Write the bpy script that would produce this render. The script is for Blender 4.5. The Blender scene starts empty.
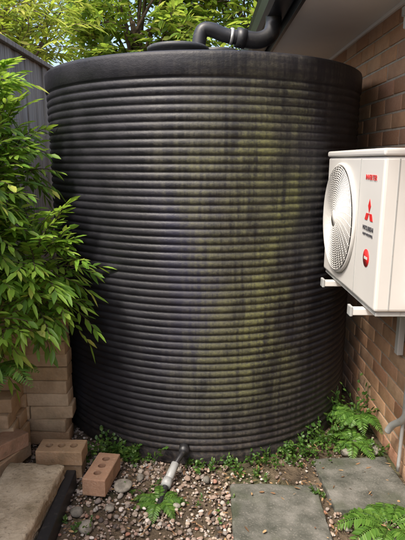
import bpy, bmesh, math, random
import numpy as np
from mathutils import Vector, Matrix
random.seed(4); rng=np.random.default_rng(7)
S=bpy.context.scene
COL=S.collection
# ---------------------------------------------------------------- helpers
def link(o,parent=None):
    COL.objects.link(o)
    if parent is not None: o.parent=parent
    return o
def empty(name):
    return link(bpy.data.objects.new(name,None))
def mesh_obj(name,V,F,mat=None,parent=None,smooth=False):
    me=bpy.data.meshes.new(name)
    me.from_pydata([tuple(v) for v in V],[],[tuple(int(i) for i in f) for f in F]); me.update()
    if smooth:
        me.polygons.foreach_set('use_smooth',[True]*len(me.polygons))
    if mat: me.materials.append(mat)
    return link(bpy.data.objects.new(name,me),parent)
def np_obj(name,V,F,mat=None,parent=None,smooth=False):
    me=bpy.data.meshes.new(name)
    V=np.asarray(V,dtype=np.float32)
    me.vertices.add(len(V)); me.vertices.foreach_set('co',V.ravel())
    loops=np.concatenate([f.ravel() for f in F]).astype(np.int32)
    tot=np.concatenate([np.full(len(f),f.shape[1]) for f in F]).astype(np.int32)
    st=np.concatenate([[0],np.cumsum(tot)[:-1]]).astype(np.int32)
    me.loops.add(len(loops)); me.loops.foreach_set('vertex_index',loops)
    me.polygons.add(len(tot)); me.polygons.foreach_set('loop_start',st); me.polygons.foreach_set('loop_total',tot)
    if smooth: me.polygons.foreach_set('use_smooth',np.ones(len(tot),dtype=bool))
    me.update(calc_edges=True); me.validate()
    if mat: me.materials.append(mat)
    return link(bpy.data.objects.new(name,me),parent)
def box_bm(sx,sy,sz,bev=0.0,seg=2):
    bm=bmesh.new(); bmesh.ops.create_cube(bm,size=1.0)
    bmesh.ops.scale(bm,vec=(sx,sy,sz),verts=bm.verts)
    if bev>0: bmesh.ops.bevel(bm,geom=list(bm.edges),offset=bev,segments=seg,profile=0.5,affect='EDGES')
    return bm
def box(name,x0,x1,y0,y1,z0,z1,mat,parent=None,bev=0.004,seg=2,smooth=False):
    bm=box_bm(x1-x0,y1-y0,z1-z0,bev,seg)
    bmesh.ops.translate(bm,vec=((x0+x1)/2,(y0+y1)/2,(z0+z1)/2),verts=bm.verts)
    me=bpy.data.meshes.new(name); bm.to_mesh(me); bm.free(); me.materials.append(mat)
    if smooth: me.polygons.foreach_set('use_smooth',[True]*len(me.polygons))
    return link(bpy.data.objects.new(name,me),parent)
def tube_data(pts,rad,seg=10,caps=True):
    pts=[Vector(p) for p in pts]; n=len(pts)
    if not hasattr(rad,'__len__'): rad=[rad]*n
    V=[];F=[]; prev=None
    for i,p in enumerate(pts):
        t=(pts[min(i+1,n-1)]-pts[max(i-1,0)]).normalized()
        if prev is None:
            a=Vector((0,0,1)) if abs(t.z)<.9 else Vector((1,0,0))
            u=t.cross(a).normalized()
        else:
            u=(prev-t*prev.dot(t)).normalized()
        prev=u; w=t.cross(u)
        for k in range(seg):
            an=2*math.pi*k/seg
            V.append(p+(u*math.cos(an)+w*math.sin(an))*rad[i])
    for i in range(n-1):
        for k in range(seg):
            k2=(k+1)%seg
            F.append((i*seg+k,i*seg+k2,(i+1)*seg+k2,(i+1)*seg+k))
    if caps:
        F.append(tuple(range(seg))[::-1]); F.append(tuple((n-1)*seg+k for k in range(seg)))
    return V,F
def tube(name,pts,rad,mat,parent=None,seg=12):
    V,F=tube_data(pts,rad,seg); return mesh_obj(name,V,F,mat,parent,True)
def smooth_path(pts,n=8):
    P=[Vector(p) for p in pts]; out=[]
    for i in range(len(P)-1):
        p0=P[max(i-1,0)];p1=P[i];p2=P[i+1];p3=P[min(i+2,len(P)-1)]
        for k in range(n):
            t=k/n
            out.append(0.5*((2*p1)+(p2-p0)*t+(2*p0-5*p1+4*p2-p3)*t*t+(3*p1-p0-3*p2+p3)*t**3))
    out.append(P[-1]); return out
def lathe(name,prof,seg,mat,parent=None,loc=(0,0,0),smooth=True):
    prof=np.array(prof); n=len(prof); a=np.arange(seg)*2*math.pi/seg
    V=np.zeros((n,seg,3)); V[:,:,0]=prof[:,0:1]*np.cos(a)+loc[0]; V[:,:,1]=prof[:,0:1]*np.sin(a)+loc[1]; V[:,:,2]=prof[:,1:2]+loc[2]
    i,k=np.meshgrid(np.arange(n-1),np.arange(seg),indexing='ij'); k2=(k+1)%seg
    F=np.stack([i*seg+k,i*seg+k2,(i+1)*seg+k2,(i+1)*seg+k],-1).reshape(-1,4)
    return np_obj(name,V.reshape(-1,3),[F],mat,parent,smooth)
# ---------------------------------------------------------------- materials
class M:
    def __init__(s,name):
        s.m=bpy.data.materials.new(name); s.m.use_nodes=True; s.nt=s.m.node_tree
        s.b=s.nt.nodes['Principled BSDF']; s.out=s.nt.nodes['Material Output']
    def n(s,t): return s.nt.nodes.new(t)
    def l(s,a,b): s.nt.links.new(a,b)
    def val(s,x,sock):
        if hasattr(x,'is_linked'): s.l(x,sock)
        else: sock.default_value=x
    def coord(s,scale=(1,1,1)):
        tc=s.n('ShaderNodeTexCoord'); mp=s.n('ShaderNodeMapping'); mp.inputs['Scale'].default_value=scale
        s.l(tc.outputs['Object'],mp.inputs['Vector']); return mp.outputs['Vector']
    def noise(s,scale,detail=4,vec=None,rough=.55):
        nd=s.n('ShaderNodeTexNoise'); nd.inputs['Scale'].default_value=scale; nd.inputs['Detail'].default_value=min(detail,4)
        nd.inputs['Roughness'].default_value=rough
        s.l(vec if vec is not None else s.coord(),nd.inputs['Vector']); return nd.outputs['Fac']
    def ramp(s,fac,stops):
        r=s.n('ShaderNodeValToRGB'); e=r.color_ramp.elements
        while len(e)<len(stops): e.new(.5)
        for el,(p,c) in zip(e,stops): el.position=p; el.color=(*c,1) if len(c)==3 else c
        s.l(fac,r.inputs['Fac']); return r.outputs['Color']
    def maprange(s,x,a,b,c=0,d=1,smooth=True):
        r=s.n('ShaderNodeMapRange'); r.interpolation_type='SMOOTHSTEP' if smooth else 'LINEAR'
        for i,v in zip(('From Min','From Max','To Min','To Max'),(a,b,c,d)): r.inputs[i].default_value=v
        s.l(x,r.inputs['Value']); return r.outputs['Result']
    def math(s,op,a,b=0.0):
        r=s.n('ShaderNodeMath'); r.operation=op; s.val(a,r.inputs[0]); s.val(b,r.inputs[1]); return r.outputs[0]
    def mix(s,fac,a,b,mode='MIX'):
        r=s.n('ShaderNodeMix'); r.data_type='RGBA'; r.blend_type=mode
        s.val(fac,r.inputs['Factor'])
        for x,i in ((a,6),(b,7)):
            if hasattr(x,'is_linked'): s.l(x,r.inputs[i])
            else: r.inputs[i].default_value=(*x,1)
        return r.outputs[2]
    def bump(s,h,dist=.005,strength=1.0):
        r=s.n('ShaderNodeBump'); r.inputs['Distance'].default_value=dist; r.inputs['Strength'].default_value=strength
        s.l(h,r.inputs['Height']); s.l(r.outputs['Normal'],s.b.inputs['Normal'])
    def island(s):
        g=s.n('ShaderNodeNewGeometry'); return g.outputs['Random Per Island']
    def color(s,c): 
        if hasattr(c,'is_linked'): s.l(c,s.b.inputs['Base Color'])
        else: s.b.inputs['Base Color'].default_value=(*c,1)
    def set(s,rough=.6,spec=.5,metal=0):
        s.val(rough,s.b.inputs['Roughness']); s.b.inputs['Specular IOR Level'].default_value=spec; s.b.inputs['Metallic'].default_value=metal
def simple(name,c,rough=.6,spec=.5,metal=0,var=.12,nscale=6,dirt=None):
    m=M(name); n=m.noise(nscale,4)
    c2=tuple(x*(1-var*2) for x in c)
    col=m.mix(m.maprange(n,.3,.7),c2,c)
    if dirt:
        n2=m.noise(nscale*5,4); col=m.mix(m.maprange(n2,.55,.75,0,.6),col,dirt)
    m.color(col); m.set(rough,spec,metal); return m.m
def brick_mat(name,stops,moss=0.0,stain=(.2,.12,.07)):
    m=M(name); col=m.ramp(m.island(),stops)
    n=m.noise(14,4); col=m.mix(m.maprange(n,.35,.75,0,.5),col,stain)
    n2=m.noise(90,3); col=m.mix(m.maprange(n2,.5,.8,0,.5),col,(.50,.40,.29))
    if moss>0:
        n3=m.noise(5,4); col=m.mix(m.maprange(n3,.55,.75,0,moss),col,(.07,.075,.035))
    m.color(col); m.set(.9,.25); m.bump(m.noise(70,4),.004); return m.m
BR_WALL=brick_mat('wall_brick',[(0,(.34,.18,.105)),(.2,(.50,.27,.15)),(.45,(.56,.34,.20)),(.65,(.44,.235,.14)),(.85,(.58,.39,.25)),(1,(.40,.20,.13))],0,(.33,.19,.115))
BR_OLD=brick_mat('old_brick',[(0,(.42,.29,.165)),(.3,(.52,.39,.25)),(.6,(.40,.26,.15)),(.85,(.58,.46,.31)),(1,(.40,.21,.12))],.5,(.26,.185,.11))
BR_RED=brick_mat('red_brick',[(0,(.38,.21,.13)),(1,(.46,.29,.19))],.5,(.22,.14,.09))
def leaf_mat(name,stops,transl=.35,rough=.42):
    m=M(name); col=m.ramp(m.island(),stops)
    m.color(col); m.set(rough,.45)
    t=m.n('ShaderNodeBsdfTranslucent'); tc=m.mix(.5,col,(.36,.50,.05),'MIX'); m.l(tc,t.inputs['Color'])
    mx=m.n('ShaderNodeMixShader'); mx.inputs[0].default_value=transl
    m.l(m.b.outputs[0],mx.inputs[1]); m.l(t.outputs[0],mx.inputs[2]); m.l(mx.outputs[0],m.out.inputs['Surface']); return m.m
L_SHRUB=leaf_mat('shrub_leaf',[(0,(.08,.18,.025)),(.3,(.16,.32,.04)),(.65,(.27,.45,.06)),(.93,(.38,.52,.09)),(1,(.54,.55,.12))],.5)
L_YEL=leaf_mat('golden_leaf',[(0,(.18,.24,.025)),(.4,(.34,.41,.05)),(.8,(.48,.50,.08)),(1,(.58,.52,.14))],.5)
L_TREE=leaf_mat('tree_leaf',[(0,(.09,.16,.03)),(.4,(.20,.32,.045)),(.75,(.36,.44,.07)),(1,(.54,.52,.12))],.52)
L_FERN=leaf_mat('fern_leaf',[(0,(.05,.12,.02)),(.6,(.09,.20,.03)),(1,(.15,.27,.05))],.35)
L_WEED=leaf_mat('weed_leaf',[(0,(.03,.08,.015)),(.6,(.06,.14,.025)),(1,(.12,.2,.04))],.3)
L_DEAD=leaf_mat('dead_leaf',[(0,(.10,.05,.025)),(.5,(.20,.11,.05)),(1,(.36,.24,.12))],.0,.8)
BARK=simple('bark',(.14,.10,.07),.95,.2,var=.3,nscale=20)
BLACK=simple('black_plastic',(.018,.018,.02),.45,.5,nscale=10,dirt=(.06,.055,.045))
LIDM=simple('lid_plastic',(.035,.037,.04),.55,.5,nscale=10,dirt=(.10,.095,.08))
GUT=simple('charcoal_gutter',(.02,.022,.026),.35,.5,nscale=5)
CREAM=simple('soffit_paint',(.88,.84,.79),.7,.3,var=.03,nscale=2)
WHITE=simple('white_enamel',(.64,.625,.59),.42,.5,var=.03,nscale=3)
GREYP=simple('grey_pvc',(.38,.39,.38),.45,.5,var=.08,nscale=8,dirt=(.2,.17,.12))
METAL=simple('galvanised',(.62,.62,.60),.4,.5,.6,nscale=20)
MORTAR=simple('mortar',(.50,.44,.36),.95,.1,var=.12,nscale=30,dirt=(.30,.25,.19))
RED=simple('red_print',(.62,.02,.02),.5,var=0.02)
DARK=simple('dark_interior',(.03,.03,.03),.6)
# ---------------------------------------------------------------- foliage primitives
def leaves(P,D,N,L,W,droop=.15,fold=.18):
    P=np.asarray(P);D=np.asarray(D);N=np.asarray(N);n=len(P)
    D=D/np.linalg.norm(D,axis=1,keepdims=True)
    Sd=np.cross(D,N); Sd/=np.linalg.norm(Sd,axis=1,keepdims=True)+1e-9
    U=np.cross(Sd,D)
    L=np.broadcast_to(L,(n,)).reshape(-1,1); W=np.broadcast_to(W,(n,)).reshape(-1,1)
    def pt(t,s,f):
        q=P+D*L*t+Sd*W*s+U*(f*W)
        q=q.copy(); q[:,2]-=(droop*L[:,0]*t*t); return q
    V=np.stack([pt(0,0,0),pt(.32,0,-fold),pt(.32,.5,0),pt(.32,-.5,0),pt(.68,0,-fold),pt(.68,.4,0),pt(.68,-.4,0),pt(1,0,0)],1)
    o=(np.arange(n)*8).reshape(-1,1)
    T=np.concatenate([o+np.array([[0,2,1]]),o+np.array([[0,1,3]]),o+np.array([[4,5,7]]),o+np.array([[4,7,6]])])
    Q=np.concatenate([o+np.array([[1,2,5,4]]),o+np.array([[3,1,4,6]])])
    return V.reshape(-1,3),T,Q
class Plant:
    def __init__(s): s.V=[];s.T=[];s.Q=[];s.n=0; s.sv=[];s.sf=[]
    def add_leaves(s,*a,**k):
        V,T,Q=leaves(*a,**k); s.V.append(V);s.T.append(T+s.n);s.Q.append(Q+s.n);s.n+=len(V)
    def stem(s,pts,r,seg=5):
        V,F=tube_data(pts,r,seg,True); o=len(s.sv); s.sv+=V; s.sf+=[tuple(i+o for i in f) for f in F]
    def build(s,name,lm,sm):
        e=empty(name)
        if s.V: np_obj('leaves',np.concatenate(s.V),[np.concatenate(s.T),np.concatenate(s.Q)],lm,e,False)
        if s.sv: mesh_obj('stems',s.sv,s.sf,sm,e,True)
        return e
def rv(n): 
    v=rng.normal(size=(n,3)); return v/np.linalg.norm(v,axis=1,keepdims=True)
def sprig(pl,base,d,length,nl,L,W,bend=-.3,r=.003,pinnate=False):
    d=np.array(d,float); d/=np.linalg.norm(d)
    t=np.linspace(0,1,7); pts=np.array(base)+np.outer(t,d)*length; pts[:,2]+=bend*length*t*t
    pl.stem([tuple(p) for p in pts],list(np.linspace(r,r*.4,7)),4)
    tl=np.linspace(.12,1,nl); P=np.stack([np.interp(tl,t,pts[:,i]) for i in range(3)],1)
    tan=np.gradient(P,axis=0); tan/=np.linalg.norm(tan,axis=1,keepdims=True)+1e-9
    side=np.cross(tan,[0,0,1.]); side/=np.linalg.norm(side,axis=1,keepdims=True)+1e-6
    up=np.cross(side,tan)
    if pinnate: a=np.where(np.arange(nl)%2==0,0,math.pi)+rng.normal(0,.15,nl)
    else: a=np.arange(nl)*2.4+rng.normal(0,.3,nl)
    rad=side*np.cos(a)[:,None]+up*np.sin(a)[:,None]*(0.25 if pinnate else .9)
    sp=np.linspace(1.1,.35,nl)[:,None]
    D=tan*(1.25-sp*.6)+rad*sp
    N=up+rng.normal(0,.3,(nl,3))
    pl.add_leaves(P,D,N,L*rng.uniform(.6,1.15,nl),W*rng.uniform(.7,1.15,nl),droop=.22)
def make_tree(name,base,height,cc,cr,nclump,nleaf,L,W,mat,seed):
    global rng
    rng=np.random.default_rng(seed); pl=Plant()
    b=Vector(base); c=Vector(cc)
    mid=b.lerp(c,.55)+Vector((rng.uniform(-.1,.1),rng.uniform(-.1,.1),0))
    pl.stem(smooth_path([b,b.lerp(mid,.5)+Vector((.05,0,0)),mid,c],6),list(np.linspace(.10,.03,19)),9)
    C=[]
    for i in range(nclump):
        v=rv(1)[0]*rng.uniform(.35,1.0)**.6
        q=np.array(cc)+v*np.array(cr); C.append(q)
        if i%2==0:
            s=mid.lerp(c,rng.uniform(0,1)); m2=s.lerp(Vector(q),.5)+Vector((0,0,.12))
            pl.stem(smooth_path([s,m2,q],4),list(np.linspace(.028,.006,9)),5)
    for q in C:
        ns=nleaf//9
        for _ in range(ns):
            d=rv(1)[0]; d[2]=abs(d[2])*.7+.1
            st=q+rng.normal(0,.10,3)
            sprig(pl,st,d,rng.uniform(.2,.4),9,L,W,bend=-.35,r=.004,pinnate=rng.random()<.6)
    return pl.build(name,mat,BARK)
# ---------------------------------------------------------------- ground
gm=M('soil'); v=gm.noise(6,4); c=gm.ramp(v,[(.3,(.05,.038,.026)),(.55,(.10,.075,.05)),(.75,(.17,.13,.09))])
c=gm.mix(gm.maprange(gm.noise(1.3,4),.5,.65,0,.6),c,(.05,.07,.025)); gm.color(c); gm.set(.95,.2); gm.bump(gm.noise(30,4),.03)
xs=np.concatenate([[-300,-40,-8],np.linspace(-2,2,121),[8,40,300]]); ys=np.concatenate([[-300,-40,-4],np.linspace(-1,5,161),[12,40,300]])
X,Y=np.meshgrid(xs,ys,indexing='ij'); Z=.006*np.sin(X*9+1)*np.cos(Y*7)+rng.normal(0,.0030,X.shape); Z[(abs(X)>3)]=0
nx,ny=X.shape; i,j=np.meshgrid(np.arange(nx-1),np.arange(ny-1),indexing='ij')
F=np.stack([i*ny+j,(i+1)*ny+j,(i+1)*ny+j+1,i*ny+j+1],-1).reshape(-1,4)
np_obj('ground',np.stack([X,Y,Z-.009],-1).reshape(-1,3),[F],gm.m,None,True)
bm=bmesh.new(); bmesh.ops.create_icosphere(bm,subdivisions=2,radius=1.0); bm.verts.ensure_lookup_table()
tv=np.array([v.co[:] for v in bm.verts]); tf=np.array([[v.index for v in f.verts] for f in bm.faces]); bm.free()
TCX,TCY,R,H=0.005,3.256,.933,2.02
PAV=[(.13,.545,1.68,2.15),(.585,.975,1.965,2.36)]
def free(x,y,m=.0):
    if (x-TCX)**2+(y-TCY)**2<(R+.005)**2: return False
    for a,b,c_,d in PAV:
        if a-m<x<b+m and c_-m<y<d+m: return False
    return True
P=[];SZ=[]
for k in range(15000):
    x=rng.uniform(-.95,.99); y=rng.uniform(1.1,2.75)
    if not free(x,y): continue
    dens=.95 if x<.12 else (.65 if y<1.97 else .2)
    if y>2.38 and x>0: dens*=.5
    dens*=.45+.55*(math.sin(x*11+y*5+1)*math.sin(y*13-x*4)>-.25)     # bare patches
    if rng.random()>dens: continue
    P.append((x,y)); SZ.append(.0040+.008*rng.random()**2.0 + (.008 if rng.random()<.03 else 0))
P=np.array(P);SZ=np.array(SZ);n=len(P)
Q=np.linalg.qr(rng.normal(size=(n,3,3)))[0]
shape=tv[None]*rng.uniform(.55,1.25,(n,1,3)); shape+=.16*np.sin(tv[None]*3+rng.uniform(0,6,(n,1,3)))
Vv=np.einsum('nij,nvj->nvi',Q,shape)*SZ[:,None,None]; Vv[:,:,2]*=.75
Vv[:,:,0]+=P[:,0:1]; Vv[:,:,1]+=P[:,1:2]; Vv[:,:,2]+=(SZ*.3+rng.uniform(-.006,.006,n))[:,None]
pm=M('pebble'); col=pm.ramp(pm.island(),[(0,(.07,.06,.055)),(.18,(.20,.14,.105)),(.38,(.28,.21,.165)),(.55,(.18,.16,.145)),(.72,(.40,.32,.25)),(.86,(.34,.33,.30)),(.94,(.26,.12,.08)),(1,(.68,.65,.6))])
pm.color(col); pm.set(.8,.3)
gf=(tf[None]+(np.arange(n)*len(tv))[:,None,None]).reshape(-1,3)
np_obj('gravel',Vv.reshape(-1,3),[gf],pm.m,None,True)
def stone(x,y,r,seed):
    g=np.random.default_rng(seed); s=tv*g.uniform(.7,1.2,3); s=s+.12*np.sin(tv*2.6+g.uniform(0,6,3)); s*=r; s[:,2]*=.7
    m=simple('stone_%d'%seed,tuple(np.array([.27,.25,.21])*g.uniform(.6,1.4)),.85,.3,var=.25,nscale=40,dirt=(.08,.07,.05))
    s[:,2]+=r*.40; o=np_obj('stone',s+np.array([x,y,0]),[tf],m,None,True)
    md=o.modifiers.new('s','SUBSURF'); md.levels=1; md.render_levels=2
for a in [(-.385,2.13,.046,1),(-.56,1.95,.035,2),(-.31,2.20,.03,3),(.78,2.42,.03,4),(.92,2.44,.04,5),(-.42,1.98,.026,6),(.02,2.19,.02,7),(.62,1.86,.022,8),(-.12,2.0,.018,9),(.86,2.52,.028,12),(-.50,1.86,.03,13),(.70,1.80,.02,14)]: stone(*a)
pv=M('paver'); n1=pv.noise(9,4); c=pv.ramp(n1,[(.3,(.045,.048,.038)),(.5,(.10,.10,.086)),(.72,(.17,.165,.148))])
c=pv.mix(pv.maprange(pv.noise(130,3),.55,.75,0,.5),c,(.28,.26,.23)); c=pv.mix(pv.maprange(pv.noise(4,4),.48,.64,0,.6),c,(.04,.05,.025))
pv.color(c); pv.set(.85,.3); pv.bump(pv.noise(50,4),.005)
def rough_slab(name,x0,x1,y0,y1,z0,z1,mat,rot=0,bev=.008,amp=.003,seg=14):
    bm=box_bm(x1-x0,y1-y0,z1-z0,bev,2)
    bmesh.ops.subdivide_edges(bm,edges=[e for e in bm.edges if e.calc_length()>.1],cuts=seg,use_grid_fill=True)
    g=random.Random(int(x0*1000+y0*77))
    for v_ in bm.verts:
        v_.co+=Vector((g.gauss(0,amp*.4),g.gauss(0,amp*.4),g.gauss(0,amp*.3)+amp*math.sin(v_.co.x*17+v_.co.y*13)*.5))
    bmesh.ops.rotate(bm,cent=(0,0,0),matrix=Matrix.Rotation(rot,3,'Z'),verts=bm.verts)
    bmesh.ops.translate(bm,vec=((x0+x1)/2,(y0+y1)/2,(z0+z1)/2),verts=bm.verts)
    me=bpy.data.meshes.new(name); bm.to_mesh(me); bm.free(); me.materials.append(mat)
    me.polygons.foreach_set('use_smooth',[True]*len(me.polygons))
    return link(bpy.data.objects.new(name,me))
rough_slab('concrete_paver',*PAV[0],-.03,.014,pv.m,rot=math.radians(-1.5),amp=.005)
rough_slab('concrete_paver',*PAV[1],-.03,.022,pv.m,rot=math.radians(3),amp=.005)
sb=M('sandstone'); c=sb.ramp(sb.noise(7,4),[(.3,(.24,.19,.12)),(.55,(.45,.37,.26)),(.8,(.55,.47,.35))])
c=sb.mix(sb.maprange(sb.noise(60,4),.55,.75,0,.6),c,(.13,.10,.065)); c=sb.mix(sb.maprange(sb.noise(4,4),.58,.75,0,.5),c,(.12,.12,.06))
sb.color(c); sb.set(.95,.2); sb.bump(sb.noise(60,4),.008)
rough_slab('sandstone_block',-.93,-.665,1.60,2.12,-.02,.15,sb.m,rot=math.radians(-3),bev=.014,amp=.006)
box('garden_edging',-.66,-.612,1.2,2.16,-.03,.085,BLACK,None,.006)
# ---------------------------------------------------------------- bricks
def template(sx,sy,sz,bev=.004):
    bm=box_bm(sx,sy,sz,bev,2); V=np.array([v.co[:] for v in bm.verts]); 
    q=[[v.index for v in f.verts] for f in bm.faces]; bm.free()
    return V,np.array([f for f in q if len(f)==4]),np.array([f for f in q if len(f)==3]) 
def inst(name,V,Q,T,mats,mat,parent=None):
    n=len(mats); A=np.array([np.array(m) for m in mats])
    VV=np.einsum('nij,vj->nvi',A[:,:3,:3],V)+A[:,None,:3,3]
    o=(np.arange(n)*len(V))[:,None,None]; F=[(Q[None]+o).reshape(-1,Q.shape[1])]
    if len(T): F.append((T[None]+o).reshape(-1,3))
    return np_obj(name,VV.reshape(-1,3),F,mat,parent,False)
BV,BQ,BT=template(.228,.108,.074,.005)
ms=[]
def put(x,y,z,rot=0,tilt=0): ms.append(Matrix.Translation((x,y,z))@Matrix.Rotation(rot,4,'Z')@Matrix.Rotation(tilt,4,'Y'))
g=random.Random(5)
cols=[(-.845,2.575,10),(-1.085,2.46,12),(-1.085,2.575,12),(-.99,2.70,11),(-1.12,2.82,11),(-1.085,2.345,5)]
for x,y,nb in cols:
    for k in range(nb):
        put(x+g.gauss(0,.009),y+g.gauss(0,.007),.038+k*.0755,g.gauss(0,.045))
inst('brick_stack',BV,BQ,BT,ms,BR_OLD)
def cored_brick(x,y,z,rot=(0,0,0),holes=3,mat=BR_RED,size=(.23,.115,.076)):
    bm=box_bm(*size,.005,2); me=bpy.data.meshes.new('loose_brick'); bm.to_mesh(me); bm.free(); me.materials.append(mat)
    o=link(bpy.data.objects.new('loose_brick',me))
    if holes:
        cb=bmesh.new()
        for i in range(3):
            bmesh.ops.create_cone(cb,cap_ends=True,segments=28,radius1=.019,radius2=.019,depth=.3,matrix=Matrix.Translation(((i-1)*.062,0,0)))
        cm=bpy.data.meshes.new('c'); cb.to_mesh(cm); cb.free(); co=bpy.data.objects.new('c',cm); COL.objects.link(co)
        md=o.modifiers.new('b','BOOLEAN'); md.object=co; md.operation='DIFFERENCE'; md.solver='EXACT'
        bpy.context.view_layer.update(); dg=bpy.context.evaluated_depsgraph_get()
        nm=bpy.data.meshes.new_from_object(o.evaluated_get(dg)); o.modifiers.clear(); o.data=nm
        bpy.data.objects.remove(co)
    o.location=(x,y,z); o.rotation_euler=rot; return o
cored_brick(-.715,2.26,.040,(0,0,.03),0,BR_OLD)
cored_brick(-.705,2.255,.118,(0,0,-.03),3,BR_OLD)
cored_brick(-.49,2.17,.055,(0,.05,math.radians(82)),3,BR_RED,(.24,.112,.085))
cored_brick(-.975,2.23,.10,(0,0,math.radians(70)),0,BR_OLD)
cored_brick(-.985,2.22,.178,(0,.1,math.radians(62)),0,BR_RED)
# ---------------------------------------------------------------- tank
p=.0375; nr=49; z0=.07
tm=M('tank_plastic')
tc=tm.n('ShaderNodeTexCoord'); sx=tm.n('ShaderNodeSeparateXYZ'); tm.l(tc.outputs['Object'],sx.inputs[0])
ox,oz=sx.outputs['X'],sx.outputs['Z']
warp=tm.noise(2.6,4); w2=tm.math('MULTIPLY',tm.math('SUBTRACT',warp,.5),.75)
xx=tm.math('ADD',ox,w2); zz=tm.math('ADD',oz,w2)
mz=tm.math('MULTIPLY',tm.maprange(zz,.1,.65),tm.maprange(zz,1.6,1.95,1,0))
mxa=tm.math('MULTIPLY',tm.maprange(xx,.10,.30),tm.maprange(xx,.34,.54,1,0))
mxb=tm.math('MULTIPLY',tm.maprange(xx,-.25,.15),tm.maprange(xx,.34,.58,1,0))
s1=tm.noise(1.0,4,tm.coord((11,11,.8)),.7); s2=tm.noise(1.0,4,tm.coord((55,55,4)),.6); fine=tm.noise(1.0,4,tm.coord((45,45,75)),.7); blot=tm.noise(7,4)
streak=tm.math('ADD',tm.math('MULTIPLY',s1,.5),tm.math('MULTIPLY',s2,.5))
st=tm.math('ADD',tm.maprange(streak,.36,.62,.25,1.0),tm.maprange(fine,.42,.68,-.2,.4))
st=tm.math('MULTIPLY',st,tm.maprange(blot,.30,.60,.3,1))
mask=tm.math('MULTIPLY',tm.math('MAXIMUM',tm.math('MULTIPLY',mxa,.85),tm.math('MULTIPLY',mxb,.5)),mz)
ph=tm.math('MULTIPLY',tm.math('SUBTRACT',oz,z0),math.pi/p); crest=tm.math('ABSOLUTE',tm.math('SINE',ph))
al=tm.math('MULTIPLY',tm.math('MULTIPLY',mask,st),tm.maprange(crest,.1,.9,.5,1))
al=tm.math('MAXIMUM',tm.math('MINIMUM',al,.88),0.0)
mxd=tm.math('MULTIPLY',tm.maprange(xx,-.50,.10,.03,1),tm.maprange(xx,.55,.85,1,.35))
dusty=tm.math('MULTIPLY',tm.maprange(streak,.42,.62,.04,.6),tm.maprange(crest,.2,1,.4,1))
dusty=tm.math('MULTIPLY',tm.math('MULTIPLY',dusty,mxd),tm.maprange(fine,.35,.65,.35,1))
base=tm.mix(tm.maprange(blot,.35,.65),(.010,.010,.013),(.016,.0155,.020))
blu_sheen=tm.math('MULTIPLY',tm.math('MULTIPLY',tm.maprange(xx,-.35,-.12),tm.maprange(xx,-.08,.14,1,0)),tm.math('MULTIPLY',tm.maprange(zz,.4,.8),tm.maprange(zz,1.3,1.6,1,0)))
base=tm.mix(tm.math('MULTIPLY',blu_sheen,.5),base,(.026,.026,.055))  # bluish reflected-sky sheen painted into the tank's base colour
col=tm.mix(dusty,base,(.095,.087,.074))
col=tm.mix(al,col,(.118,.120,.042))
low=tm.math('MULTIPLY',tm.maprange(oz,.0,.3,1,0),tm.maprange(fine,.4,.7,.05,.5))
col=tm.mix(low,col,(.08,.062,.045))
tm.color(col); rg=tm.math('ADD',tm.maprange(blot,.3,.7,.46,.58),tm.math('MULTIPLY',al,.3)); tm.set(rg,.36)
tm.bump(fine,.0018)
tank=empty('rainwater_tank')
prof=[(R-.004,0.0),(R-.004,.03),(R-.002,.06)]
for k in range(nr):
    for t in np.linspace(0,1,9)[:-1]:
        prof.append((R-.0085+.0085*math.sin(math.pi*t)**.8,z0+(k+t)*p))
zt=z0+nr*p
prof+=[(R-.008,zt),(R-.002,zt+.006),(R+.004,zt+.014),(R+.005,H-.02),(R+.001,H-.006),(R-.008,H),(R-.05,H+.004)]
for t in np.linspace(.1,1,10): prof.append(((R-.05)*(1-t)+.0*t+.001, H+.004+.05*math.sin(t*math.pi/2)))
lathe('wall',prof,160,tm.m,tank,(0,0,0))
tank.location=(TCX,TCY,0)
lathe('access_lid',[(.0,.0),(.15,0),(.15,.09),(.165,.092),(.165,.110),(.155,.116),(.10,.120),(.001,.120)],40,LIDM,tank,(-.135,-.40,H+.0))
lathe('inlet_strainer',[(.0,.0),(.10,0),(.10,.08),(.112,.082),(.112,.105),(.05,.115),(.001,.115)],32,LIDM,tank,(.08,-.31,H+.01))
tube('outlet_fitting',[(-.10,-.915,.10),(-.10,-.975,.10)],[.026,.026],BLACK,tank,16)
# ---------------------------------------------------------------- house
house=empty('brick_house')
WX=1.0
WV,WQ,WT=template(.110,.229,.075,.004)
ms=[]
g=random.Random(9)
for r_ in range(-1,27):
    off=(r_%2)*.12
    for k in range(40):
        y=-1.2+k*.24+off
        ms.append(Matrix.Translation((WX+.055+g.gauss(0,.0014),y+g.gauss(0,.0014),.03+r_*.086+g.gauss(0,.0008)))@Matrix.Rotation(g.gauss(0,.004),4,'Z'))
inst('wall_bricks',WV,WQ,WT,ms,BR_WALL,house)
box('wall_mortar',WX+.0055,WX+.2,-1.3,8.35,-.1,2.318,MORTAR,house,0)
box('soffit',.49,WX+.22,-1.6,8.6,2.32,2.332,CREAM,house,0)
box('soffit_bead',WX-.018,WX+.0045,-1.3,8.3,2.300,2.319,CREAM,house,.003)
box('fascia',.468,.488,-1.6,8.6,2.285,2.47,GUT,house,.002)
box('rear_walls',WX+.205,6.5,-1.29,8.34,-.1,2.31,MORTAR,house,0)
gp=[(.464,2.46),(.464,2.335),(.452,2.325),(.36,2.325),(.338,2.345),(.33,2.42),(.32,2.45),(.332,2.458)]
gV=[];gF=[]
for yy in (-1.6,8.6):
    for (x,z) in gp: gV.append((x,yy,z))
for k in range(len(gp)-1): gF.append((k,k+1,len(gp)+k+1,len(gp)+k))
go=mesh_obj('gutter',gV,gF,GUT,house); md=go.modifiers.new('s','SOLIDIFY'); md.thickness=.003
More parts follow.
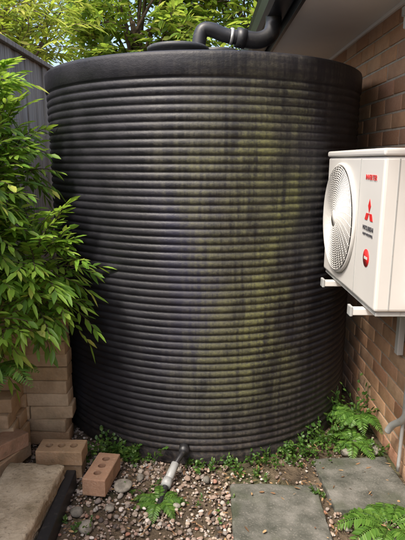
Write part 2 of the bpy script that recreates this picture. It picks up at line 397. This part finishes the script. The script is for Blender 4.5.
rm=M('roof_tile'); wv=rm.n('ShaderNodeTexWave'); wv.inputs['Scale'].default_value=1.2; wv.inputs['Distortion'].default_value=.4
rm.l(rm.coord(),wv.inputs['Vector']); rm.color(rm.mix(wv.outputs['Fac'],(.12,.08,.06),(.22,.15,.11))); rm.set(.8,.3); 
rV=[(.44,-1.7,2.475),(.44,8.7,2.475),(3.9,8.7,3.75),(3.9,-1.7,3.75),(7.3,8.7,2.475),(7.3,-1.7,2.475)]
ro=mesh_obj('roof',rV,[(0,1,2,3),(3,2,4,5),(0,3,5),(1,4,2)],rm.m,house); md=ro.modifiers.new('s','SOLIDIFY'); md.thickness=.03; md.offset=1
dp=empty('downpipe')
tube('outlet_bend',smooth_path([(.395,3.02,2.345),(.395,3.02,2.285),(.37,2.99,2.225),(.30,2.97,2.195),(.20,2.95,2.205)],6),.045,BLACK,dp,16)
tube('hose',smooth_path([(.21,2.95,2.203),(.12,2.94,2.216),(.05,2.93,2.24),(.00,2.925,2.235),(-.02,2.92,2.17),(-.02,2.92,2.10)],6),.038,BLACK,dp,16)
tube('collar',[(.235,2.956,2.199),(.185,2.948,2.207)],.052,BLACK,dp,18)
tube('hose_clamp',[(.165,2.945,2.21),(.150,2.943,2.212)],.0435,METAL,dp,18)
iso=empty('electrical_isolator')
box('housing',WX-.075,WX-.001,2.40,2.50,2.14,2.27,WHITE,iso,.008,3)
box('switch',WX-.098,WX-.076,2.435,2.465,2.185,2.225,GREYP,iso,.004)
tube('cable',smooth_path([(WX-.03,2.45,2.14),(WX-.04,2.46,2.06),(WX-.03,2.42,1.98),(WX-.02,2.36,1.8),(WX-.03,2.3,1.5)],6),.009,GREYP,iso,8)
# ---------------------------------------------------------------- air conditioner
ac=empty('air_conditioner')
ax0,ax1,ay0,ay1,az0,az1=.625,.915,1.75,2.53,1.005,1.585
box('casing',ax0,ax1,ay0,ay1,az0,az1-.022,WHITE,ac,.012,3)
box('top_cover',ax0-.006,ax1+.006,ay0-.006,ay1+.006,az1-.021,az1+.006,WHITE,ac,.009,3)
box('base_pan',ax0+.01,ax1-.01,ay0+.01,ay1-.01,az0-.018,az0-.001,GREYP,ac,.002)
gy,gz,gr=2.272,1.292,.235
FGR=simple('fan_grey',(.22,.22,.215),.5)
tube('fan_recess',[(ax0-.001,gy,gz),(ax0-.004,gy,gz)],gr,FGR,ac,48)
bv=[];bf=[]
for k in range(3):
    a0=k*2*math.pi/3
    o_=len(bv)
    for i in range(9):
        a=a0+i/8*1.5
        for rr in (.05,.205):
            bv.append((ax0-.006-.005*(i/8),gy+rr*math.cos(a+(rr*1.2)),gz+rr*math.sin(a+(rr*1.2))))
    for i in range(8): bf.append((o_+2*i,o_+2*i+1,o_+2*i+3,o_+2*i+2))
mesh_obj('fan_blades',bv,bf,simple('fan_blade',(.10,.10,.105),.5),ac,True)
gv=[];gf_=[]
def addt(V,F,v0,f0):
    o=len(v0); v0+=list(V); f0+=[tuple(i+o for i in f) for f in F]
def dome(r): return ax0-.014-.014*math.sqrt(max(0,1-(r/(gr+.012))**2))
for k,r in enumerate(np.linspace(.035,gr-.003,21)):
    x=dome(r); pts=[(x,gy+r*math.cos(a),gz+r*math.sin(a)) for a in np.linspace(0,2*math.pi,49)]
    V,F=tube_data(pts,.0020,5,False); addt(V,F,gv,gf_)
for k in range(36):
    a=k*2*math.pi/36
    pts=[(dome(r)+.001,gy+r*math.cos(a+.4*(r/gr)),gz+r*math.sin(a+.4*(r/gr))) for r in np.linspace(.03,gr,9)]
    V,F=tube_data(pts,.0022,5,False); addt(V,F,gv,gf_)
mesh_obj('fan_grille',gv,gf_,WHITE,ac,True)
rp=[(ax0-.006,gy+(gr+.004)*math.cos(a),gz+(gr+.004)*math.sin(a)) for a in np.linspace(0,2*math.pi,65)]
V,F=tube_data(rp,.008,10,False); mesh_obj('grille_rim',V,F,WHITE,ac,True)
tube('grille_hub',[(dome(.0)+.004,gy,gz),(dome(0)-.003,gy,gz)],.034,WHITE,ac,32)
box('panel_seam',ax0-.0012,ax0+.004,2.008,2.011,az0+.01,az1-.03,GREYP,ac,0)
box('side_handle',ax0+.09,ax0+.21,ay0-.010,ay0+.002,1.40,1.46,WHITE,ac,.006,3)
box('side_seam',ax0+.05,ax0+.054,ay0-.0015,ay0+.004,az0+.01,az1-.03,GREYP,ac,0)
box('valve_cover',ax0+.12,ax0+.26,ay0-.045,ay0-.001,1.03,1.27,WHITE,ac,.01,3)
FM=Matrix(((0,0,-1,0),(-1,0,0,0),(0,1,0,0),(0,0,0,1)))
def text(name,s,y,z,size,mat):
    cu=bpy.data.curves.new(name,'FONT'); cu.body=s; cu.size=size; cu.align_x='CENTER'; cu.extrude=.0006
    o=bpy.data.objects.new(name,cu); COL.objects.link(o); bpy.context.view_layer.update()
    me=bpy.data.meshes.new_from_object(o.evaluated_get(bpy.context.evaluated_depsgraph_get())); bpy.data.objects.remove(o)
    me.materials.append(mat); o=link(bpy.data.objects.new(name,me),ac); o.matrix_local=Matrix.Translation((ax0-.0022,y,z))@FM
cy=1.875
text('inverter_label','INVERTER',cy,1.478,.028,RED)
DK=simple('dark_print',(.05,.05,.06),.5)
text('maker_label','MITSUBISHI',cy,1.290,.024,DK)
text('maker_label_small','HEAVY INDUSTRIES',cy,1.270,.013,DK)
dv=[];df=[]
def rhomb(cy_,cz,a,ang):
    u=Vector((0,math.cos(ang),math.sin(ang)))
    e1=Vector((0,math.cos(ang+math.radians(30)),math.sin(ang+math.radians(30))))*a
    e2=Vector((0,math.cos(ang-math.radians(30)),math.sin(ang-math.radians(30))))*a
    c0=Vector((ax0-.0018,cy_,cz))+u*.0015; o=len(dv)
    for q in (c0,c0+e1,c0+e1+e2,c0+e2): dv.append(q); 
    df.append((o,o+1,o+2,o+3))
for an in (90,210,330): rhomb(cy,1.355,.030,math.radians(an))
so=mesh_obj('red_badge',dv,df,RED,ac); md=so.modifiers.new('s','SOLIDIFY'); md.thickness=.001
tube('round_sticker',[(ax0-.0005,cy,1.185),(ax0-.002,cy,1.185)],.034,RED,ac,32)
box('sticker_band',ax0-.0030,ax0-.0021,cy-.018,cy+.018,1.180,1.190,WHITE,ac,0)
BRK=WHITE
for y in (1.90,2.36):
    box('bracket_arm',.585,WX-.03,y-.018,y+.018,.953,.980,BRK,ac,.003)
    box('bracket_tip',.578,.590,y-.021,y+.021,.949,.990,GREYP,ac,.003)
    box('bracket_plate',WX-.032,WX-.001,y-.02,y+.02,.60,.99,BRK,ac,.003)
    tube('rubber_foot',[(.70,y,.981),(.70,y,.988)],.02,DARK,ac,14)
tube('refrigerant_conduit',smooth_path([(.86,1.82,1.06),(.90,1.80,.98),(.945,1.95,.90),(.955,2.08,.74),(.955,2.12,.5),(.955,2.16,.36),(.94,2.25,.27),(.93,2.28,.22)],8),.017,GREYP,ac,12)
tube('drain_hose',smooth_path([(.80,2.1,.99),(.85,2.12,.9),(.95,2.18,.8),(.965,2.19,.5),(.965,2.2,.05)],8),.009,GREYP,ac,8)
# ---------------------------------------------------------------- fence
fm=M('weathered_timber'); gr_=fm.noise(1.0,4,fm.coord((60,60,2))); c=fm.ramp(gr_,[(.3,(.19,.16,.13)),(.55,(.38,.335,.28)),(.75,(.52,.47,.40))])
c=fm.mix(fm.math('MULTIPLY',fm.island(),.4),c,(.24,.19,.14)); fm.color(c); fm.set(.9,.2); fm.bump(gr_,.003)
fence=empty('wooden_fence')
PV,PQ,PT=template(.016,.098,2.26,.002)
g=random.Random(3)
ms=[Matrix.Translation((-1.26+g.gauss(0,.003)+(.012 if k%2 else 0),-1+k*.094,1.13+g.gauss(0,.003))) for k in range(106)]
inst('palings',PV,PQ,PT,ms,fm.m,fence)
box('capping',-1.315,-1.215,-1.1,9,2.262,2.296,fm.m,fence,.004)
for z in (.3,1.15,1.95): box('rail',-1.35,-1.275,-1.1,9,z,z+.045,fm.m,fence,.004)
# ---------------------------------------------------------------- pipe on the ground
pp=empty('drain_pipe')
tube('pipe',smooth_path([(-.095,2.285,.10),(-.115,2.25,.09),(-.16,2.18,.045),(-.185,2.08,.015),(-.21,1.96,-.008),(-.23,1.85,-.03)],6),.014,BLACK,pp,14)
tube('joiner',[(-.135,2.225,.072),(-.172,2.135,.030)],.021,GREYP,pp,18)
tube('joiner_nut',[(-.166,2.150,.037),(-.178,2.115,.025)],.026,GREYP,pp,8)
# ---------------------------------------------------------------- shrub (left)
rng=np.random.default_rng(21)
pl=Plant()
clus=[((-1.06,2.62,1.58),(.15,.32,.42),120,.0),((-.80,2.36,1.08),(.15,.13,.19),68,.1),((-1.02,2.30,1.12),(.15,.16,.24),85,.1),
      ((-1.04,2.30,1.45),(.13,.2,.25),75,.0),((-.98,2.12,.84),(.14,.10,.12),28,-.1),((-.78,2.38,.90),(.11,.08,.08),24,-.2),((-1.08,2.45,1.84),(.12,.2,.15),34,0)]
root=(-1.15,2.95,0)
for c_,r_,ns,_ in clus:
    pl.stem(smooth_path([root,(-1.16,2.9,.6),(-1.12,2.75,1.0 if c_[2]>1.2 else .95),c_],6),list(np.linspace(.022,.006,19)),6)
    for k in range(ns):
        v_=rv(1)[0]; q=np.array(c_)+v_*np.array(r_)*rng.uniform(.2,.95)
        d=v_*.5+np.array([.35,-.35,.35])+rng.normal(0,.3,3)
        if q[0]>-.95 and (q[0]-TCX)**2+(q[1]-TCY)**2<(R+.08)**2: continue
        if q[0]<-1.0: d[0]=abs(d[0])*.7
        ln=rng.uniform(.14,.26)
        sprig(pl,q,d,ln,int(rng.integers(9,14)),.078,.024,bend=-.3,pinnate=(k%2==0))
pl.build('shrub',L_SHRUB,BARK)
# ---------------------------------------------------------------- ferns / weeds
def fern(x,y,z,n,L0,seed,a0=0,a1=2*math.pi,lift=.9,pin=.05,mat=L_FERN):
    global rng
    rng=np.random.default_rng(seed); f=Plant()
    for k in range(n):
        a=a0+(a1-a0)*(k+rng.uniform(.2,.8))/n; L_=L0*rng.uniform(.7,1.1); up=lift*rng.uniform(.7,1.2)
        t=np.linspace(0,1,13); 
        pts=np.stack([x+math.cos(a)*L_*t, y+math.sin(a)*L_*t, z+L_*(up*t-up*1.05*t*t)],1)
        f.stem([tuple(p) for p in pts],list(np.linspace(.0022,.0008,13)),4)
        m=22; tl=np.linspace(.15,1,m); P_=np.stack([np.interp(tl,t,pts[:,i]) for i in range(3)],1)
        tan=np.gradient(P_,axis=0); tan/=np.linalg.norm(tan,axis=1,keepdims=True); sd=np.cross(tan,[0,0,1.]); sd/=np.linalg.norm(sd,axis=1,keepdims=True)
        upv=np.cross(sd,tan); ll=pin*np.sin(np.clip(tl*1.02,0,1)*math.pi*.93+.15)**.8+.004
        for s in (1,-1):
            f.add_leaves(P_,sd*s+tan*.45+rng.normal(0,.08,(m,3)),upv+rng.normal(0,.15,(m,3)),ll,np.maximum(ll*.26,.005),droop=.25)
    return f.build('fern',mat,mat)
fern(.83,2.50,.02,8,.17,31,pin=.035)
fern(.90,2.66,.10,8,.20,32,2.5,5.6,pin=.04)
fern(.80,1.86,.0,11,.24,33,pin=.05)
fern(-.20,2.02,.0,10,.13,34,pin=.028)
fern(-.96,2.16,.62,5,.30,36,3.9,6.2,lift=.5,pin=.055)
def weed(x,y,n,spread,h,seed,L=.028):
    global rng
    rng=np.random.default_rng(seed); w=Plant()
    for k in range(n):
        px,py=x+rng.normal(0,spread),y+rng.normal(0,spread*.5)
        if (px-TCX)**2+(py-TCY)**2<(R+.01)**2: py=TCY-math.sqrt(max(0,(R+.012)**2-(px-TCX)**2))-rng.uniform(0,.03)
        a=rng.uniform(0,6.28); d=(math.cos(a)*.5,math.sin(a)*.5-.1,1)
        sprig(w,(px,py,0),d,h*rng.uniform(.4,1.2),int(rng.integers(5,9)),L,L*.55,bend=-.2,r=.0012)
    return w.build('weed',L_WEED,L_WEED)
weed(-.36,2.38,30,.07,.12,41,.032); weed(-.44,2.42,18,.05,.15,42,.036); weed(-.05,2.29,12,.05,.06,43,.024); weed(.10,2.29,16,.06,.07,44,.024)
weed(.40,2.36,34,.09,.08,45,.026); weed(.55,2.44,30,.08,.12,46,.03); weed(.72,2.52,26,.07,.16,47,.036); weed(.86,2.72,34,.06,.32,48,.042); weed(.93,2.42,12,.04,.08,49)
weed(-.30,2.10,8,.06,.04,50,.018); weed(.56,2.08,10,.02,.05,51,.018); weed(-.56,2.36,14,.05,.14,52,.034); weed(.60,2.38,10,.05,.05,53,.02); weed(-.5,1.85,8,.05,.05,54,.022); weed(.02,1.98,8,.06,.04,55,.018); weed(.25,2.22,10,.07,.05,56,.02)
rng=np.random.default_rng(60); P=[];
while len(P)<760:
    x=rng.uniform(-.95,.98); y=rng.uniform(1.2,2.7)
    if (x-TCX)**2+(y-TCY)**2<(R+.01)**2: continue
    onp=not free(x,y)
    if onp and rng.random()<.75: continue
    if x<.1 and rng.random()<.45: continue
    P.append((x,y,.024 if onp else .012+rng.uniform(0,.01)))
P=np.array(P); n=len(P); a=rng.uniform(0,6.28,n)
V,T,Q=leaves(P,np.stack([np.cos(a),np.sin(a),rng.normal(0,.2,n)],1),np.stack([rng.normal(0,.4,n),rng.normal(0,.4,n),np.ones(n)],1),rng.uniform(.010,.038,n),rng.uniform(.004,.012,n),droop=.05)
np_obj('leaf_litter',V,[T,Q],L_DEAD)
# ---------------------------------------------------------------- background trees
make_tree('tree',(-2.2,5.6,0),3.4,(-2.0,5.4,2.95),(.75,.6,.75),46,90,.13,.028,L_YEL,71)
make_tree('tree',(-.9,7.2,0),4,(-.9,7.0,3.3),(1.0,.7,.9),56,100,.15,.05,L_TREE,72)
make_tree('tree',(.7,7.4,0),4,(.55,7.3,3.4),(1.1,.8,1.0),60,100,.15,.05,L_TREE,73)
make_tree('tree',(-3.6,8.5,0),4,(-3.3,8.3,3.0),(1.0,.8,1.0),40,90,.17,.055,L_TREE,74)
# ---------------------------------------------------------------- light, world, camera
sun_el,sun_az=math.radians(57),math.radians(222)   # azimuth clockwise from +Y
w=bpy.data.worlds.new('World'); S.world=w; w.use_nodes=True; nt=w.node_tree
sk=nt.nodes.new('ShaderNodeTexSky'); sk.sky_type='NISHITA'; sk.sun_disc=False; sk.sun_elevation=sun_el; sk.sun_rotation=sun_az; sk.dust_density=5.0; sk.air_density=1.0; sk.ozone_density=.5
bg=nt.nodes['Background']; bg.inputs['Strength'].default_value=.38; nt.links.new(sk.outputs[0],bg.inputs['Color'])
sl=bpy.data.lights.new('sun','SUN'); sl.energy=4.6; sl.angle=math.radians(9); sl.color=(1,.95,.87)
so=link(bpy.data.objects.new('sun',sl))
d=Vector((math.sin(sun_az)*math.cos(sun_el),math.cos(sun_az)*math.cos(sun_el),math.sin(sun_el)))
so.rotation_euler=d.to_track_quat('Z','Y').to_euler(); so.location=d*20
cam=bpy.data.cameras.new('camera'); cam.sensor_fit='VERTICAL'; cam.sensor_height=36; cam.sensor_width=27; cam.lens=33.33; cam.clip_end=1000; cam.clip_start=.05
co=link(bpy.data.objects.new('camera',cam)); co.location=(0,0,1.55); co.rotation_euler=(math.radians(90-12.4),0,0)
S.camera=co
S.view_settings.view_transform='Standard'; S.view_settings.look='None'; S.view_settings.exposure=0
